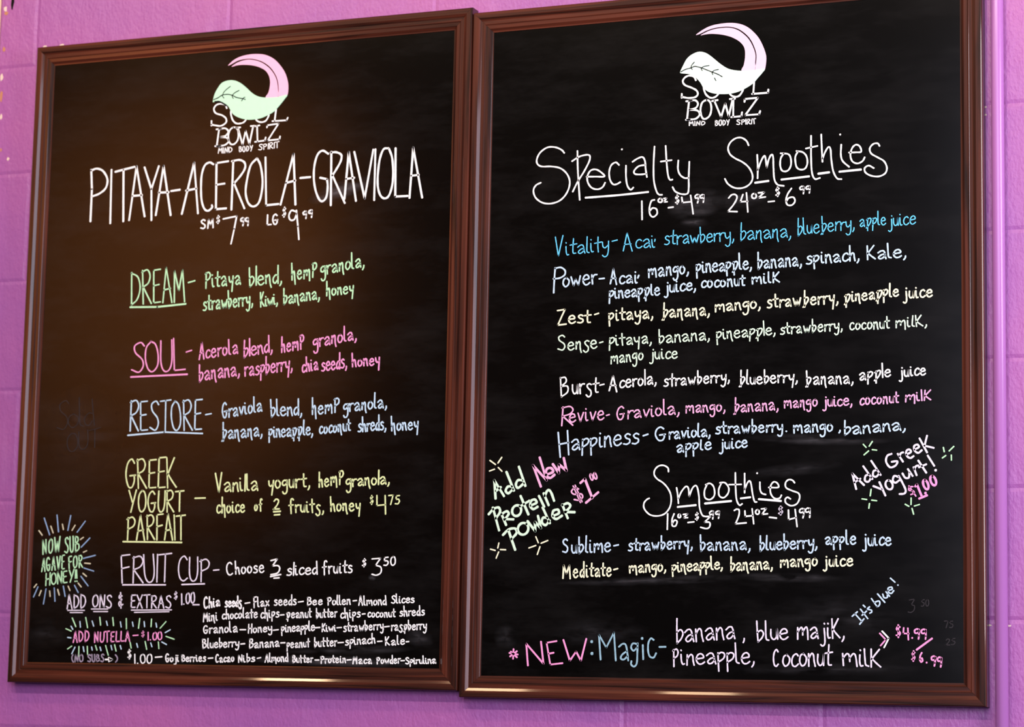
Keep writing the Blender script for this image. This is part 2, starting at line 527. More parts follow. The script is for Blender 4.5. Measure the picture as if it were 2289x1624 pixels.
class Board:
    """turns places read off the photograph into places on one board's own writing surface"""
    def __init__(self, i, root):
        loc, roll = BOARDS[i]
        self.root = root
        self.o = Vector(loc)
        self.R = Matrix.Rotation(roll, 3, 'Y')
        self.Ri = self.R.inverted()
        self.n = self.R @ Vector((0, 1, 0))
        self.p0 = self.o + self.R @ Vector((0, 0.008, 0))

    def at(self, px, py):
        d = CAM_ROT @ Vector(((px - 1144.5) / FPX, (812 - py) / FPX, -1.0))
        t = (self.p0 - CAM_LOC).dot(self.n) / d.dot(self.n)
        q = self.Ri @ (CAM_LOC + d * t - self.o)
        return (q.x, q.z)


BL, BR = Board(0, LEFT), Board(1, RIGHT)
PXM = 0.00076
rng = random.Random(11)


class Pen:
    """collects ink strokes on one board and builds them as one raised mesh"""
    def __init__(self, board, zoom, width, lift=0.0):
        self.b, self.z, self.w, self.lift = board, zoom, width, lift
        self.V, self.F = [], []

    def m(self, x, y):
        x0, y0, s = self.z
        return self.b.at(x0 + x / s, y0 + y / s)

    def ribbon(self, pts, w=None):
        """pts on the board (metres); rounded pen line with soft edges"""
        q = [pts[0]]
        for p in pts[1:]:
            if math.dist(p, q[-1]) > 1e-5:
                q.append(p)
        if len(q) == 1:
            q.append((q[0][0] + 1e-4, q[0][1]))
        hw = (w or self.w) * PXM * 0.46
        n = len(q)
        ph = rng.random() * 6.28
        rows = []
        def row(c, nx, nz, k):
            i = len(self.V)
            y0, y1 = 0.008 - 0.00002, 0.008 - 0.0004 - self.lift
            for f, y in ((-1, y0), (-0.86, y1), (0.86, y1), (1, y0)):
                self.V.append((c[0] + nx * hw * k * f, y, c[1] + nz * hw * k * f))
            rows.append(i)
        T = []
        for i in range(n):
            a, b = q[max(i - 1, 0)], q[min(i + 1, n - 1)]
            L = math.dist(a, b) or 1
            T.append(((b[0] - a[0]) / L, (b[1] - a[1]) / L))
        for e in (0.15, 0.5, 0.85):
            t = T[0]; r = math.cos(math.asin(1 - e)) if e < 1 else 1
            row((q[0][0] - t[0] * hw * (1 - e), q[0][1] - t[1] * hw * (1 - e)), -t[1], t[0], r)
        for i in range(n):
            t = T[i]
            k = 1 + 0.07 * math.sin(ph + i * 0.9)
            if 0 < i < n - 1:
                a, b, c = q[i - 1], q[i], q[i + 1]
                d1, d2 = math.dist(a, b), math.dist(b, c)
                cosh = ((b[0] - a[0]) * t[0] + (b[1] - a[1]) * t[1]) / d1
                k *= min(1.35, 1 / max(cosh, 0.5))
            row(q[i], -t[1], t[0], k)
        for e in (0.85, 0.5, 0.15):
            t = T[-1]; r = math.cos(math.asin(1 - e))
            row((q[-1][0] + t[0] * hw * (1 - e), q[-1][1] + t[1] * hw * (1 - e)), -t[1], t[0], r)
        for a, b in zip(rows[:-1], rows[1:]):
            for k in range(3):
                self.F.append((a + k, a + k + 1, b + k + 1, b + k))

    def line(self, pts, w=None, sharp=True):
        """stroke through points in zoomed photo coordinates"""
        if not sharp:
            pts = smooth_path(pts)
        elif len(pts) > 2:
            # sharp corners: separate overlapping straight strokes
            for a, b in zip(pts[:-1], pts[1:]):
                self.ribbon([self.m(*a), self.m(*b)], w)
            return
        self.ribbon([self.m(*p) for p in pts], w)

    def draw(self, spec, w=None):
        for sharp, pts in parse(spec):
            self.line(pts, w, sharp)

    def oval(self, cx, cy, rx, ry, tilt=0.0, w=None):
        c, s = math.cos(tilt), math.sin(tilt)
        pts = []
        for i in range(25):
            a = 2 * math.pi * i / 24 - 1.2
            x, y = rx * math.cos(a), ry * math.sin(a)
            pts.append((cx + x * c - y * s, cy + x * s + y * c))
        self.ribbon([self.m(*p) for p in pts], w)

    def dot(self, x, y, r):
        self.line([(x - 0.5, y), (x + 0.5, y)], 2 * r / self.z[2])

    def word(self, text, x0, y0, x1, y1, xh, cap=None, af=0.92, w=None, alt=0.5, jit=1.0):
        """hand-lettered word between two ends of its baseline"""
        keys = []
        for i, ch in enumerate(text):
            k = ch
            if ch in 'bhnmplsyt' and ch + '2' in GL and rng.random() < alt:
                if not (ch == 's' and i == 0) and not (ch == 'l' and i == len(text) - 1):
                    k = ch + '2'
            keys.append(k)
        pw = (w or self.w) * self.z[2]
        ext = []
        for ch, k in zip(text, keys):
            if ch == ' ':
                ext.append((0, 45)); continue
            xs = [p[0] for _, st in GL[k] for p in st]
            ext.append((min(xs), max(xs) - min(xs)))
        L = math.hypot(x1 - x0, y1 - y0)
        tw = sum(e[1] for e in ext) or 1
        ng = len(text) - 1
        gaps = [1.5 if '.' in c + d else 0.62 if c in 'rcLFTt' or d in 'tT' else 1.0 for c, d in zip(text[:-1], text[1:])]
        sg = sum(gaps)
        room = L - pw
        gap = min(1.35 * pw, (0.42 if '.' in text else 0.30) * room / sg) if ng else 0      # clear space between pen centres
        u = max(room - gap * sg, 0.1 * L) / tw
        pos, x = [], pw / 2
        for i, (lo, wd) in enumerate(ext):
            pos.append((x / u - lo, wd))
            x += wd * u + (gap * gaps[i] if i < ng else 0)
        dx, dy = (x1 - x0) / L * u, (y1 - y0) / L * u
        sy = xh / 100.0
        caps = (cap / 196.0) if cap else sy
        # letters lean square to a tilted line, upright on a near-level one
        tilt = (y1 - y0) / L
        ux, uy = ((y1 - y0) / L, -(x1 - x0) / L) if abs(tilt) > 0.35 else (0.0, -1.0)
        for ch, k, (ox, wd) in zip(text, keys, pos):
            if ch == ' ':
                continue
            s = caps if (ch.isupper() or ch.isdigit() or ch in '$&()!') else sy
            sy_ = None if (ch.isupper() or ch.isdigit() or ch in '$&()!') else s
            jy = rng.uniform(-3, 3) * jit * sy
            js = 1 + rng.uniform(-.05, .05) * jit
            sl = rng.uniform(-.04, .04) * jit
            for sharp, pts in GL[k]:
                q = []
                for (px, py) in pts:
                    lx = ox + px + sl * py
                    if s is sy_ and py > 100 and ch in 'bdfhklt':
                        py = 100 + (py - 100) * af
                    h = py * s * js + jy
                    q.append((x0 + lx * dx + ux * h, y0 + lx * dy + uy * h))
                self.line(q, 0.94 * (w or self.w), sharp)

    def build(self, name, ink, parent=None, label=None):
        o = link_mesh(name, self.V, self.F, INK[ink], parent or self.b.root)
        if label:
            o['label'] = label
        return o


def fill(board, zoom, name, outline, ink, parent, lift, label=None):
    """solid patch of marker inside a traced outline (smoothed), built as a thin raised slab"""
    import bmesh
    P = Pen(board, zoom, 1)
    pts = [P.m(*p) for p in smooth_path(outline + [outline[0]], 6)[:-1]]
    bm = bmesh.new()
    vs = [bm.verts.new((x, 0.008 - lift, z)) for x, z in pts]
    es = [bm.edges.new((vs[i], vs[(i + 1) % len(vs)])) for i in range(len(vs))]
    bmesh.ops.triangle_fill(bm, edges=es, use_beauty=True)
    bmesh.ops.recalc_face_normals(bm, faces=bm.faces)
    if bm.faces and sum(f.normal.y * f.calc_area() for f in bm.faces) > 0:
        bmesh.ops.reverse_faces(bm, faces=bm.faces)
    r = bmesh.ops.extrude_edge_only(bm, edges=[e for e in bm.edges if e.is_boundary])
    for v in r['geom']:
        if isinstance(v, bmesh.types.BMVert):
            v.co.y = 0.00798
    me = bpy.data.meshes.new(name)
    bm.to_mesh(me); bm.free()
    me.materials.append(INK.get(ink) or M_INK)
    o = bpy.data.objects.new(name, me)
    COL.objects.link(o)
    o.parent = parent
    if label:
        o['label'] = label
    return o


def smudge(board, zoom, cx, cy, rx, ry, tilt, strength):
    """faint wiped chalk dust: a film lying on the board, fading to its rim"""
    P = Pen(board, zoom, 1)
    V, F, A = [], [], []
    nr, na = 10, 36
    c, s = math.cos(tilt), math.sin(tilt)
    for r in range(nr + 1):
        for a in range(na):
            t = 2 * math.pi * a / na
            f = r / nr
            x, y = rx * f * math.cos(t), ry * f * math.sin(t)
            q = P.m(cx + x * c - y * s, cy + x * s + y * c)
            V.append((q[0], 0.008 - 0.00012, q[1])); A.append(strength * (1 - f) ** 1.3 * (0.75 + 0.25 * math.sin(3 * t + cx)))
    for r in range(nr):
        for a in range(na):
            b = (a + 1) % na
            F.append((r * na + a, r * na + b, (r + 1) * na + b, (r + 1) * na + a))
    o = link_mesh('chalk_smudge', V, F, M_DUST, board.root)
    at = o.data.attributes.new('fade', 'FLOAT', 'POINT')
    at.data.foreach_set('value', A)
    return o


def entry(board, zoom, w, ink, words, under=(), dashes=(), name='menu_entry', label=None, alt=0.5, uw=None, extra=None, names=0):
    p = Pen(board, zoom, w)
    for t in words[names:]:
        p.word(*t, alt=alt)
    for d in dashes:
        p.line([d[:2], d[2:]])
    if extra:
        p.draw(extra)
    o = p.build(name, ink, None, label)
    if names:
        q = Pen(board, zoom, w)
        for t in words[:names]:
            q.word(*t, alt=alt)
        q.build('entry_name', ink, o)
    for u in under:
        q = Pen(board, zoom, uw or w)
        q.line([(u[i], u[i + 1]) for i in range(0, len(u), 2)])
        q.build('underline', ink, o)
    return o


def marks(board, zoom, w, ink, segs, parent, name='ray_mark', label=None):
    for s in segs:
        p = Pen(board, zoom, w)
        p.line([s[:2], s[2:]])
        p.build(name, ink, parent, label)

# zoom windows on the photograph: (left, top, enlargement)
Z1 = (150, 90, 3.608); Z2 = (580, 90, 3.608); Z3 = (260, 550, 3.815); Z4 = (260, 870, 3.27); Z5 = (50, 1130, 4.39); Z6 = (500, 1220, 4.578)
Z7 = (1150, 40, 3.53); Z8 = (1500, 40, 3.53); Z9 = (1220, 470, 4.511); Z10 = (1640, 470, 4.511); Z11 = (1080, 800, 3.608); Z12 = (1580, 800, 3.6086)
Z13 = (1080, 1180, 3.9466); Z14 = (1580, 1180, 3.815)


def P_(s):
    return [tuple(float(v) for v in p.split()) for p in s.split(',')]


def logo(board, zoom, band1, band2, leaf, veins, soul, bowlz, tags, wl, ink1, ink2):
    root = empty('painted_logo', (0, 0, 0))
    root.parent = board.root
    fill(board, zoom, 'crescent', P_(band1), ink1, root, 0.0005)
    fill(board, zoom, 'crescent', P_(band2), ink1, root, 0.0005)
    fill(board, zoom, 'leaf_bowl', P_(leaf), ink2, root, 0.0011)
    p = Pen(board, zoom, 1.3, 0.0012)
    for w, s in veins:
        p.draw(s, w)
    o = link_mesh('leaf_vein', p.V, p.F, M_INK, root)
    for s in (soul, bowlz):
        p = Pen(board, zoom, wl)
        p.draw(s)
        p.build('lettering', 'white', root)
    p = Pen(board, zoom, 2.6)
    for t in tags:
        p.word(*t)
    p.build('tagline', 'white', root)
    return root


# ---- left board
logo(BL, Z1,
     '1302 199,1345 160,1400 132,1470 115,1540 111,1600 118,1660 145,1710 190,1755 255,1778 320,1785 380,1776 445,1742 458,1706 459,1708 390,1698 318,1673 262,1632 211,1572 171,1500 151,1440 151,1380 164,1330 191,1306 203',
     '1330 210,1375 180,1440 159,1500 159,1568 179,1627 220,1667 269,1691 323,1701 392,1698 458,1604 464,1625 420,1638 350,1630 290,1600 245,1550 217,1490 202,1420 198,1370 203,1338 212',
     '1178 490,1190 440,1215 390,1250 345,1300 325,1350 325,1400 345,1450 385,1500 430,1550 455,1610 463,1700 458,1776 440,1750 482,1710 532,1670 575,1620 605,1560 630,1500 640,1450 640,1390 625,1345 600,1320 565,1300 530,1270 508,1230 494,1184 500',
     [(2.5, '1185 480,1220 465,1255 443,1300 437,1335 445,1370 462,1420 472,1440 478'), (2.0, '1255 443,1275 410,1320 372'), (2.2, '1335 445,1355 425,1390 405'), (2.0, '1418 472,1428 464,1438 460'), (2.0, '1255 445,1259 456,1268 467'), (2.0, '1335 448,1337 460,1344 470'), (2.0, '1420 475,1414 483,1410 490'), (3.9, '1196 496,1230 495,1262 510,1284 528')],
     '1288 548,1275 522,1235 512,1200 525,1184 556,1200 588,1250 605,1282 632,1280 665,1240 690,1195 686,1165 680|*1165 650,1164 688|1393 502,1350 520,1322 570,1330 630,1355 665,1388 672,1425 660,1450 625,1462 570,1440 520,1393 502|1510 500,1512 580,1525 640,1560 660,1600 650,1625 610,1632 560,1634 500|*1688 535,1674 650|*1656 652,1770 645,1780 625',
     '*1226 715,1207 852|*1205 718,1245 714|*1195 854,1240 850|1226 716,1275 710,1300 735,1280 768,1235 781|1235 781,1285 785,1302 815,1270 845,1210 853|1340 702,1310 730,1300 785,1315 832,1345 838,1375 805,1382 750,1370 712,1340 702|*1378 706,1415 842,1440 730,1470 837,1500 696|*1360 707,1397 702|*1482 692,1512 690|*1532 690,1536 816|*1515 693,1552 686|*1516 819,1595 808,1602 783|*1612 702,1615 685,1705 672,1618 808,1712 798,1718 775',
     [('MIND', 1215, 912, 1335, 903, 24, 42), ('BODY', 1385, 902, 1500, 892, 24, 46), ('SPIRIT', 1540, 886, 1715, 864, 24, 46)],
     4.2, 'logopink', 'logogreen')

p = Pen(BL, Z1, 5.2)
p.draw('*195 1045,200 1200,188 1460|195 1050,240 1035,290 1055,325 1120,312 1190,262 1235,205 1258|*358 1045,348 1475|*390 1060,545 1020|*455 1045,453 1460|*500 1450,560 1015,625 1420|*530 1255,605 1248|*625 1025,680 1200,680 1450|*740 1015,680 1200|*715 1410,778 1012,835 1410|*740 1228,820 1225|*840 1215,910 1205|*925 1400,1025 985,1055 1395|*960 1212,1045 1195|1180 1000,1150 985,1110 1010,1085 1090,1080 1200,1085 1290,1105 1355,1135 1375,1168 1350,1168 1330|*1300 975,1205 990,1200 1362,1283 1355|*1205 1165,1270 1155|*1340 975,1325 1365|1330 975,1390 965,1430 985,1435 1030,1400 1090,1345 1155|*1345 1150,1430 1355|1530 953,1480 1010,1450 1130,1440 1230,1460 1310,1500 1340,1545 1310,1570 1220,1576 1120,1560 1010,1535 955|*1600 945,1605 1330,1705 1320')
p.z = Z2
p.draw('*170 1325,275 915,290 1325|*215 1150,290 1130|*330 1110,410 1103|555 915,510 890,470 920,445 1000,438 1100,450 1200,480 1280,510 1297,540 1260,550 1180,545 1120|*545 1120,490 1108|*580 900,575 1330|575 905,620 903,660 925,655 975,620 1040,588 1090|*588 1088,688 1312|*685 1280,720 900,778 1295|*700 1118,765 1108|*765 900,848 1275,918 882|*935 880,925 1288|1040 870,1000 880,970 960,955 1080,955 1180,975 1250,1010 1275,1045 1250,1070 1170,1078 1070,1070 950,1045 875|*1098 870,1095 1260,1195 1255|*1210 1270,1240 865,1312 1268|*1225 1092,1285 1085')
head = p.build('title_lettering', 'white')
p = Pen(BL, Z1, 4.2)
p.draw('*1260 1440,1368 1418,1348 1520,1322 1640')
p.word('SM', 1072, 1522, 1185, 1508, 40, 70)
p.word('$', 1200, 1478, 1234, 1472, 30, 58)
p.word('99', 1392, 1495, 1470, 1493, 30, 62)
p.build('price_lettering', 'white')
p = Pen(BL, Z2, 4.2)
p.draw('290 1380,258 1372,238 1410,248 1447,280 1445,302 1395|*298 1372,310 1500,318 1605')
p.word('LG', 55, 1490, 155, 1482, 40, 82)
p.word('$', 180, 1425, 216, 1420, 30, 72)
p.word('99', 347, 1440, 432, 1425, 30, 58)
p.build('price_lettering', 'white')

entry(BL, Z3, 4.0, 'mint', [('DREAM', 122, 500, 590, 472, 130, 285), ('-', 606, 345, 676, 330, 66), ('Pitaya', 750, 358, 1066, 325, 80, 150), ('blend,', 1128, 340, 1415, 312, 82), ('hemP', 1490, 290, 1712, 262, 72, 130),
      ('granola,', 1740, 250, 2118, 172, 74), ('strawberry,', 735, 550, 1168, 500, 74), ('Kiwi,', 1224, 520, 1380, 490, 62, 120), ('banana,', 1420, 495, 1738, 448, 70), ('honey', 1786, 425, 2028, 400, 62)],
      [(120, 520, 350, 518, 592, 492)], uw=5, label='mint green handwritten menu entry', names=1)
entry(BL, Z3, 4.0, 'pink', [('SOUL', 122, 1085, 596, 1058, 130, 270), ('-', 588, 935, 648, 920, 62), ('Acerola', 700, 965, 1042, 912, 72, 140), ('blend,', 1080, 948, 1335, 895, 76), ('hemP', 1402, 905, 1608, 875, 72, 130),
      ('granola,', 1676, 865, 2052, 795, 70), ('banana,', 700, 1152, 1055, 1098, 78), ('raspberry,', 1090, 1110, 1505, 1055, 76), ('chia', 1580, 1078, 1726, 1050, 66), ('seeds,', 1745, 1065, 1970, 1035, 74), ('honey', 2006, 1028, 2252, 1010, 60)],
      [(125, 1115, 605, 1092)], uw=4.6, label='pink handwritten menu entry', names=1)
entry(BL, Z4, 4.0, 'blue', [('RESTORE', 90, 305, 630, 296, 110, 222), ('-', 648, 212, 702, 207, 60), ('Graviola', 770, 212, 1070, 158, 62, 108), ('blend,', 1126, 198, 1360, 184, 64), ('hemP', 1426, 185, 1634, 165, 62, 110),
      ('granola,', 1656, 168, 1980, 130, 58), ('banana,', 766, 366, 1070, 338, 62), ('pineapple,', 1110, 352, 1440, 330, 58), ('coconut', 1480, 325, 1720, 302, 54), ('shreds,', 1762, 310, 1975, 292, 58), ('honey', 2006, 302, 2212, 290, 54)],
      [(85, 335, 350, 312, 630, 322)], uw=4.2, label='pale blue handwritten menu entry', names=1)
entry(BL, Z4, 4.0, 'lime', [('GREEK', 62, 722, 445, 718, 100, 218), ('YOGURT', 82, 898, 498, 892, 80, 155), ('PARFAIT', 66, 1098, 512, 1096, 80, 182), ('Vanilla', 722, 752, 1040, 735, 66, 138),
      ('yogurt,', 1106, 728, 1418, 712, 62), ('hemP', 1476, 715, 1664, 690, 60, 108), ('granola,', 1676, 712, 2000, 688, 56), ('choice', 730, 905, 944, 895, 58), ('of', 1005, 886, 1072, 882, 46), ('2', 1146, 876, 1198, 874, 40, 78),
      ('fruits,', 1256, 898, 1520, 898, 56), ('honey', 1562, 890, 1788, 888, 56)],
      [(50, 1112, 478, 1118), (1150, 894, 1200, 890), (1156, 917, 1195, 914)], label='lime handwritten menu entry', names=3)
p = Pen(BL, Z4, 3.6)
p.word('$', 1852, 838, 1882, 836, 30, 62)
p.word('75', 1986, 840, 2076, 838, 30, 66)
p.draw('*1905 775,1905 848,1965 842|*1965 775,1968 910')
p.build('price_lettering', 'lime', None, 'lime price lettering')
p = Pen(BL, Z4, 4.0)
p.line([(576, 795), (650, 793)])
p.build('dash_mark', 'lime', None, 'lime dash')
entry(BL, Z5, 3.5, 'lav', [('FRUIT', 972, 757, 1466, 745, 130, 265), ('CUP', 1522, 745, 1838, 742, 120, 250), ('-', 1870, 660, 1938, 658, 60)], [(985, 775, 1405, 775), (1565, 772, 1788, 765)], label='lavender white menu entry')
entry(BL, Z6, 3.6, 'white', [('C', 25, 300, 100, 295, 70, 128), ('hoose', 115, 285, 420, 268, 72), ('sliced', 640, 300, 965, 285, 70), ('fruits', 1002, 285, 1322, 272, 74), ('$', 1412, 212, 1460, 208, 40, 78), ('3', 1510, 302, 1620, 300, 80, 180), ('50', 1632, 202, 1762, 195, 40, 85)],
      [(480, 312, 585, 290), (515, 328, 568, 324)], extra='*484 148,548 132,500 202|500 202,555 200,574 230,550 275,484 292')

# NOW SUB AGAVE burst
p = Pen(BL, Z5, 3.5)
for t in [('NOW', 195, 478, 375, 452, 70, 145), ('SUB', 408, 465, 562, 450, 70, 155), ('AGAVE', 182, 645, 420, 618, 65, 132), ('FOR', 452, 616, 598, 600, 62, 118), ('HONEY!!', 222, 782, 545, 740, 62, 115)]:
    p.word(*t)
n = p.build('promotion_note', 'mint')
marks(BL, Z5, 3.2, 'slate', [(215, 120, 268, 285), (340, 90, 355, 255), (475, 95, 447, 240), (618, 150, 538, 258), (663, 315, 578, 405), (717, 485, 600, 515), (605, 610, 700, 640), (575, 692, 645, 785), (512, 780, 548, 850),
      (402, 788, 420, 888), (313, 805, 320, 935), (232, 815, 207, 962), (153, 795, 110, 893)], n, label='slate blue ray')
marks(BL, Z5, 3.2, 'sand', [(163, 243, 195, 288), (280, 200, 302, 265), (393, 180, 403, 232), (518, 190, 488, 240), (600, 308, 570, 330), (632, 440, 600, 455), (612, 562, 668, 567), (595, 662, 630, 692), (548, 758, 577, 795),
      (450, 788, 467, 830), (347, 820, 362, 875), (268, 835, 273, 888), (185, 830, 165, 880), (140, 768, 115, 800)], n, label='sand coloured ray')

# add-ons block
entry(BL, Z5, 3.4, 'lav', [('ADD', 432, 1010, 628, 1006, 70, 140), ('ONS', 680, 990, 880, 1004, 62, 122), ('&', 942, 1000, 996, 998, 70, 150), ('EXTRAS', 1060, 1000, 1464, 1003, 60, 122), ('$', 1486, 918, 1524, 912, 36, 72), ('1.00', 1556, 970, 1696, 950, 55, 105)],
      [(445, 1025, 610, 1025), (470, 1047, 590, 1047), (678, 1012, 840, 1012), (700, 1037, 838, 1037), (1070, 1023, 1465, 1020), (1100, 1045, 1440, 1038)], [(1675, 970, 1735, 970)], uw=2.6)
entry(BL, Z5, 4.0, 'white', [('Chia', 1775, 1012, 1945, 978, 58, 108), ('seeds', 1982, 995, 2158, 985, 56)], alt=0.2, name='ingredient_line').name
p = Pen(BL, Z6, 3.25)
for t in [('Flax', 305, 630, 470, 605, 52, 105), ('seeds', 512, 606, 748, 600, 56), ('Bee', 850, 606, 1015, 598, 50, 85), ('Pollen', 1056, 605, 1302, 595, 50, 90), ('Almond', 1376, 606, 1670, 600, 52, 95), ('Slices', 1710, 586, 1956, 578, 50, 78)]:
    p.word(*t, alt=0.15)
for d in [(220, 585, 268, 578), (765, 572, 815, 565), (1325, 560, 1360, 556)]:
    p.line([d[:2], d[2:]])
p.build('ingredient_line', 'white')
p = Pen(BL, Z6, 3.25)
for t in [('chocolate', -20, 747, 350, 730, 54), ('chips', 374, 738, 572, 725, 56), ('peanut', 638, 735, 906, 730, 54), ('butter', 942, 736, 1166, 725, 54), ('chips', 1192, 737, 1404, 725, 55), ('coconut', 1470, 727, 1765, 724, 50), ('shreds', 1796, 718, 2060, 705, 52)]:
    p.word(*t, alt=0.15)
for d in [(582, 705, 618, 702), (1418, 695, 1448, 692)]:
    p.line([d[:2], d[2:]])
p.z = Z5
p.word('Mini', 1770, 1138, 1920, 1122, 54, 86, alt=0.1)
p.build('ingredient_line', 'white')
p = Pen(BL, Z6, 3.25)
for t in [('Honey', 246, 890, 500, 872, 50, 92), ('pineapple', 586, 880, 936, 862, 52), ('Kiwi', 1000, 876, 1154, 868, 46, 80), ('strawberry', 1222, 876, 1640, 852, 54), ('raspberry', 1710, 864, 2080, 852, 54)]:
    p.word(*t, alt=0.15)
for d in [(168, 855, 225, 855), (510, 860, 560, 855), (935, 835, 985, 832), (1160, 835, 1205, 832), (1648, 825, 1695, 820)]:
    p.line([d[:2], d[2:]])
p.z = Z5
p.word('Granola', 1772, 1254, 2115, 1236, 54, 80, alt=0.1)
p.build('ingredient_line', 'white')
p = Pen(BL, Z6, 3.25)
for t in [('Banana', 256, 1045, 574, 1025, 54, 96), ('butter', 922, 1032, 1168, 1020, 54), ('spinach', 1240, 1015, 1555, 990, 52), ('Kale', 1650, 1015, 1858, 1004, 50, 88)]:
    p.word(*t, alt=0.15)
p.word('peanut', 642, 1042, 886, 1030, 50, w=3.0)
for d in [(585, 990, 628, 988), (1170, 988, 1225, 985), (1575, 975, 1620, 972), (1868, 978, 1895, 976)]:
    p.line([d[:2], d[2:]])
p.z = Z5
p.word('Blueberry', 1765, 1398, 2130, 1380, 50, 88, alt=0.3)
p.line([(2145, 1355), (2182, 1352)])
p.build('ingredient_line', 'white')
p = Pen(BL, Z6, 3.25)
for t in [('Nibs', 146, 1190, 325, 1180, 46, 74), ('Almond', 416, 1186, 664, 1180, 48, 80), ('Butter', 700, 1192, 920, 1186, 46, 78), ('Protein', 986, 1198, 1254, 1190, 46, 78), ('Maca', 1316, 1205, 1520, 1200, 46, 70),
          ('Powder', 1560, 1205, 1815, 1196, 46, 72), ('Spirulina', 1856, 1206, 2178, 1198, 42, 64)]:
    p.word(*t, alt=0.1)
for d in [(345, 1148, 380, 1140), (935, 1165, 975, 1165), (1262, 1165, 1305, 1162), (1815, 1172, 1850, 1170)]:
    p.line([d[:2], d[2:]])
p.z = Z5
for t in [('$', 1030, 1502, 1074, 1498, 40, 88), ('1.00', 1096, 1545, 1274, 1545, 45, 90), ('Goji', 1400, 1532, 1540, 1526, 46, 80), ('Berries', 1560, 1528, 1804, 1524, 44, 68), ('Cacao', 1890, 1536, 2082, 1526, 46, 76)]:
    p.word(*t, alt=0.1)
for d in [(1305, 1485, 1370, 1480), (1825, 1495, 1870, 1492)]:
    p.line([d[:2], d[2:]])
p.build('ingredient_line', 'white')

# ADD NUTELLA burst
p = Pen(BL, Z5, 3.4)
for t in [('ADD', 492, 1342, 660, 1330, 52, 108), ('NUTELLA', 702, 1340, 1060, 1326, 52, 100), ('$', 1166, 1286, 1200, 1282, 26, 50), ('1.00', 1226, 1316, 1374, 1314, 40, 75)]:
    p.word(*t)
p.line([(1088, 1272), (1135, 1268)])
n = p.build('promotion_note', 'pink')
marks(BL, Z5, 2.9, 'mint', [(490, 1100, 525, 1185), (622, 1095, 640, 1195), (760, 1092, 768, 1170), (887, 1095, 895, 1175), (1020, 1105, 1022, 1205), (1152, 1105, 1140, 1200), (1268, 1110, 1263, 1185), (1410, 1135, 1352, 1200), (428, 1205, 480, 1228),
      (1410, 1280, 1490, 1308), (445, 1403, 485, 1375), (555, 1380, 553, 1475), (637, 1378, 640, 1455), (718, 1370, 732, 1415), (817, 1370, 843, 1465), (905, 1362, 920, 1425), (1058, 1340, 1068, 1395), (1205, 1330, 1220, 1408), (1335, 1335, 1340, 1400)], n, label='mint green ray')
marks(BL, Z5, 2.9, 'blue', [(565, 1135, 570, 1190), (685, 1130, 700, 1180), (825, 1132, 835, 1172), (962, 1138, 970, 1188), (1080, 1140, 1088, 1182), (1195, 1135, 1200, 1185), (1312, 1150, 1318, 1190), (478, 1180, 495, 1212), (445, 1290, 478, 1295), (1452, 1215, 1402, 1243),
      (1368, 1335, 1415, 1360), (517, 1385, 485, 1450), (597, 1382, 605, 1430), (680, 1385, 686, 1415), (762, 1385, 772, 1420), (870, 1370, 880, 1412), (960, 1370, 970, 1405), (1122, 1350, 1132, 1388), (1260, 1345, 1272, 1382)], n, label='pale blue ray')
p = Pen(BL, Z5, 3.4)
p.word('(NO', 482, 1530, 602, 1528, 35, 72)
p.word('SUBS', 636, 1530, 805, 1530, 35, 72)
q = p.build('small_note', 'grey', None, 'rubbed grey handwritten note')
p = Pen(BL, Z5, 3.4)
p.word(')', 908, 1530, 940, 1530, 35, 72)
p.build('bracket', 'grey', q)
p = Pen(BL, Z5, 4.2)
p.draw('*816 1507,876 1507|*848 1490,880 1507,850 1524|*856 1498,862 1516')
p.build('arrow', 'white', q, 'white arrow')

# ---- right board
logo(BR, Z8,
     '200 131,250 95,310 65,380 48,460 40,530 45,590 65,640 100,690 155,725 220,748 285,752 330,746 385,738 406,700 410,665 412,672 350,674 290,659 233,629 172,588 126,532 88,470 71,410 71,340 81,280 101,232 125,206 134',
     '234 138,285 109,340 90,410 79,470 79,528 97,582 135,621 179,651 238,666 292,664 350,658 413,560 418,575 370,585 300,580 240,555 200,515 170,460 146,390 131,320 126,270 131',
     '74 426,95 380,125 325,165 290,220 268,270 275,310 298,350 330,400 370,450 400,500 413,560 418,640 415,738 402,720 435,690 470,650 515,600 550,540 580,480 597,410 602,340 597,290 580,255 550,235 515,210 485,180 458,140 444,82 438',
     [(2.2, '80 427,115 408,160 395,190 384,235 393,280 410,325 428,370 445,405 465'), (1.9, '160 398,165 375,186 350'), (2.0, '240 400,260 385,302 377'), (2.0, '325 430,345 415,376 408'), (1.9, '160 395,164 402,170 408'), (1.9, '240 398,243 408,248 416'), (1.9, '325 430,328 440,332 448'), (2.0, '345 475,350 485,356 496')],
     '196 492,182 465,145 455,110 470,93 500,110 530,160 550,200 572,211 602,190 625,140 632,88 624|*85 600,84 630|330 455,285 475,258 530,268 590,295 622,325 631,360 615,390 570,400 520,380 470,330 455|445 450,448 540,465 600,500 622,540 612,570 560,575 500,572 450|*656 498,649 600|*640 600,765 590,768 566',
     '*142 655,126 802|*120 658,165 652|*118 804,150 801|142 655,190 650,212 676,195 710,145 725|145 725,205 730,226 760,195 795,128 803|282 648,245 670,232 730,245 785,270 797,305 770,318 715,308 665,282 648|*342 655,395 782,428 675,455 777,485 645|*325 656,368 648|*465 640,505 637|*492 640,490 780|*476 783,555 775,560 745|*580 662,582 640,685 630,585 768,695 760,703 735',
     [('MIND', 140, 850, 270, 847, 20, 34), ('BODY', 345, 852, 465, 845, 22, 44), ('SPIRIT', 515, 842, 676, 834, 20, 40)],
     4.4, 'logopale', 'logowhite')

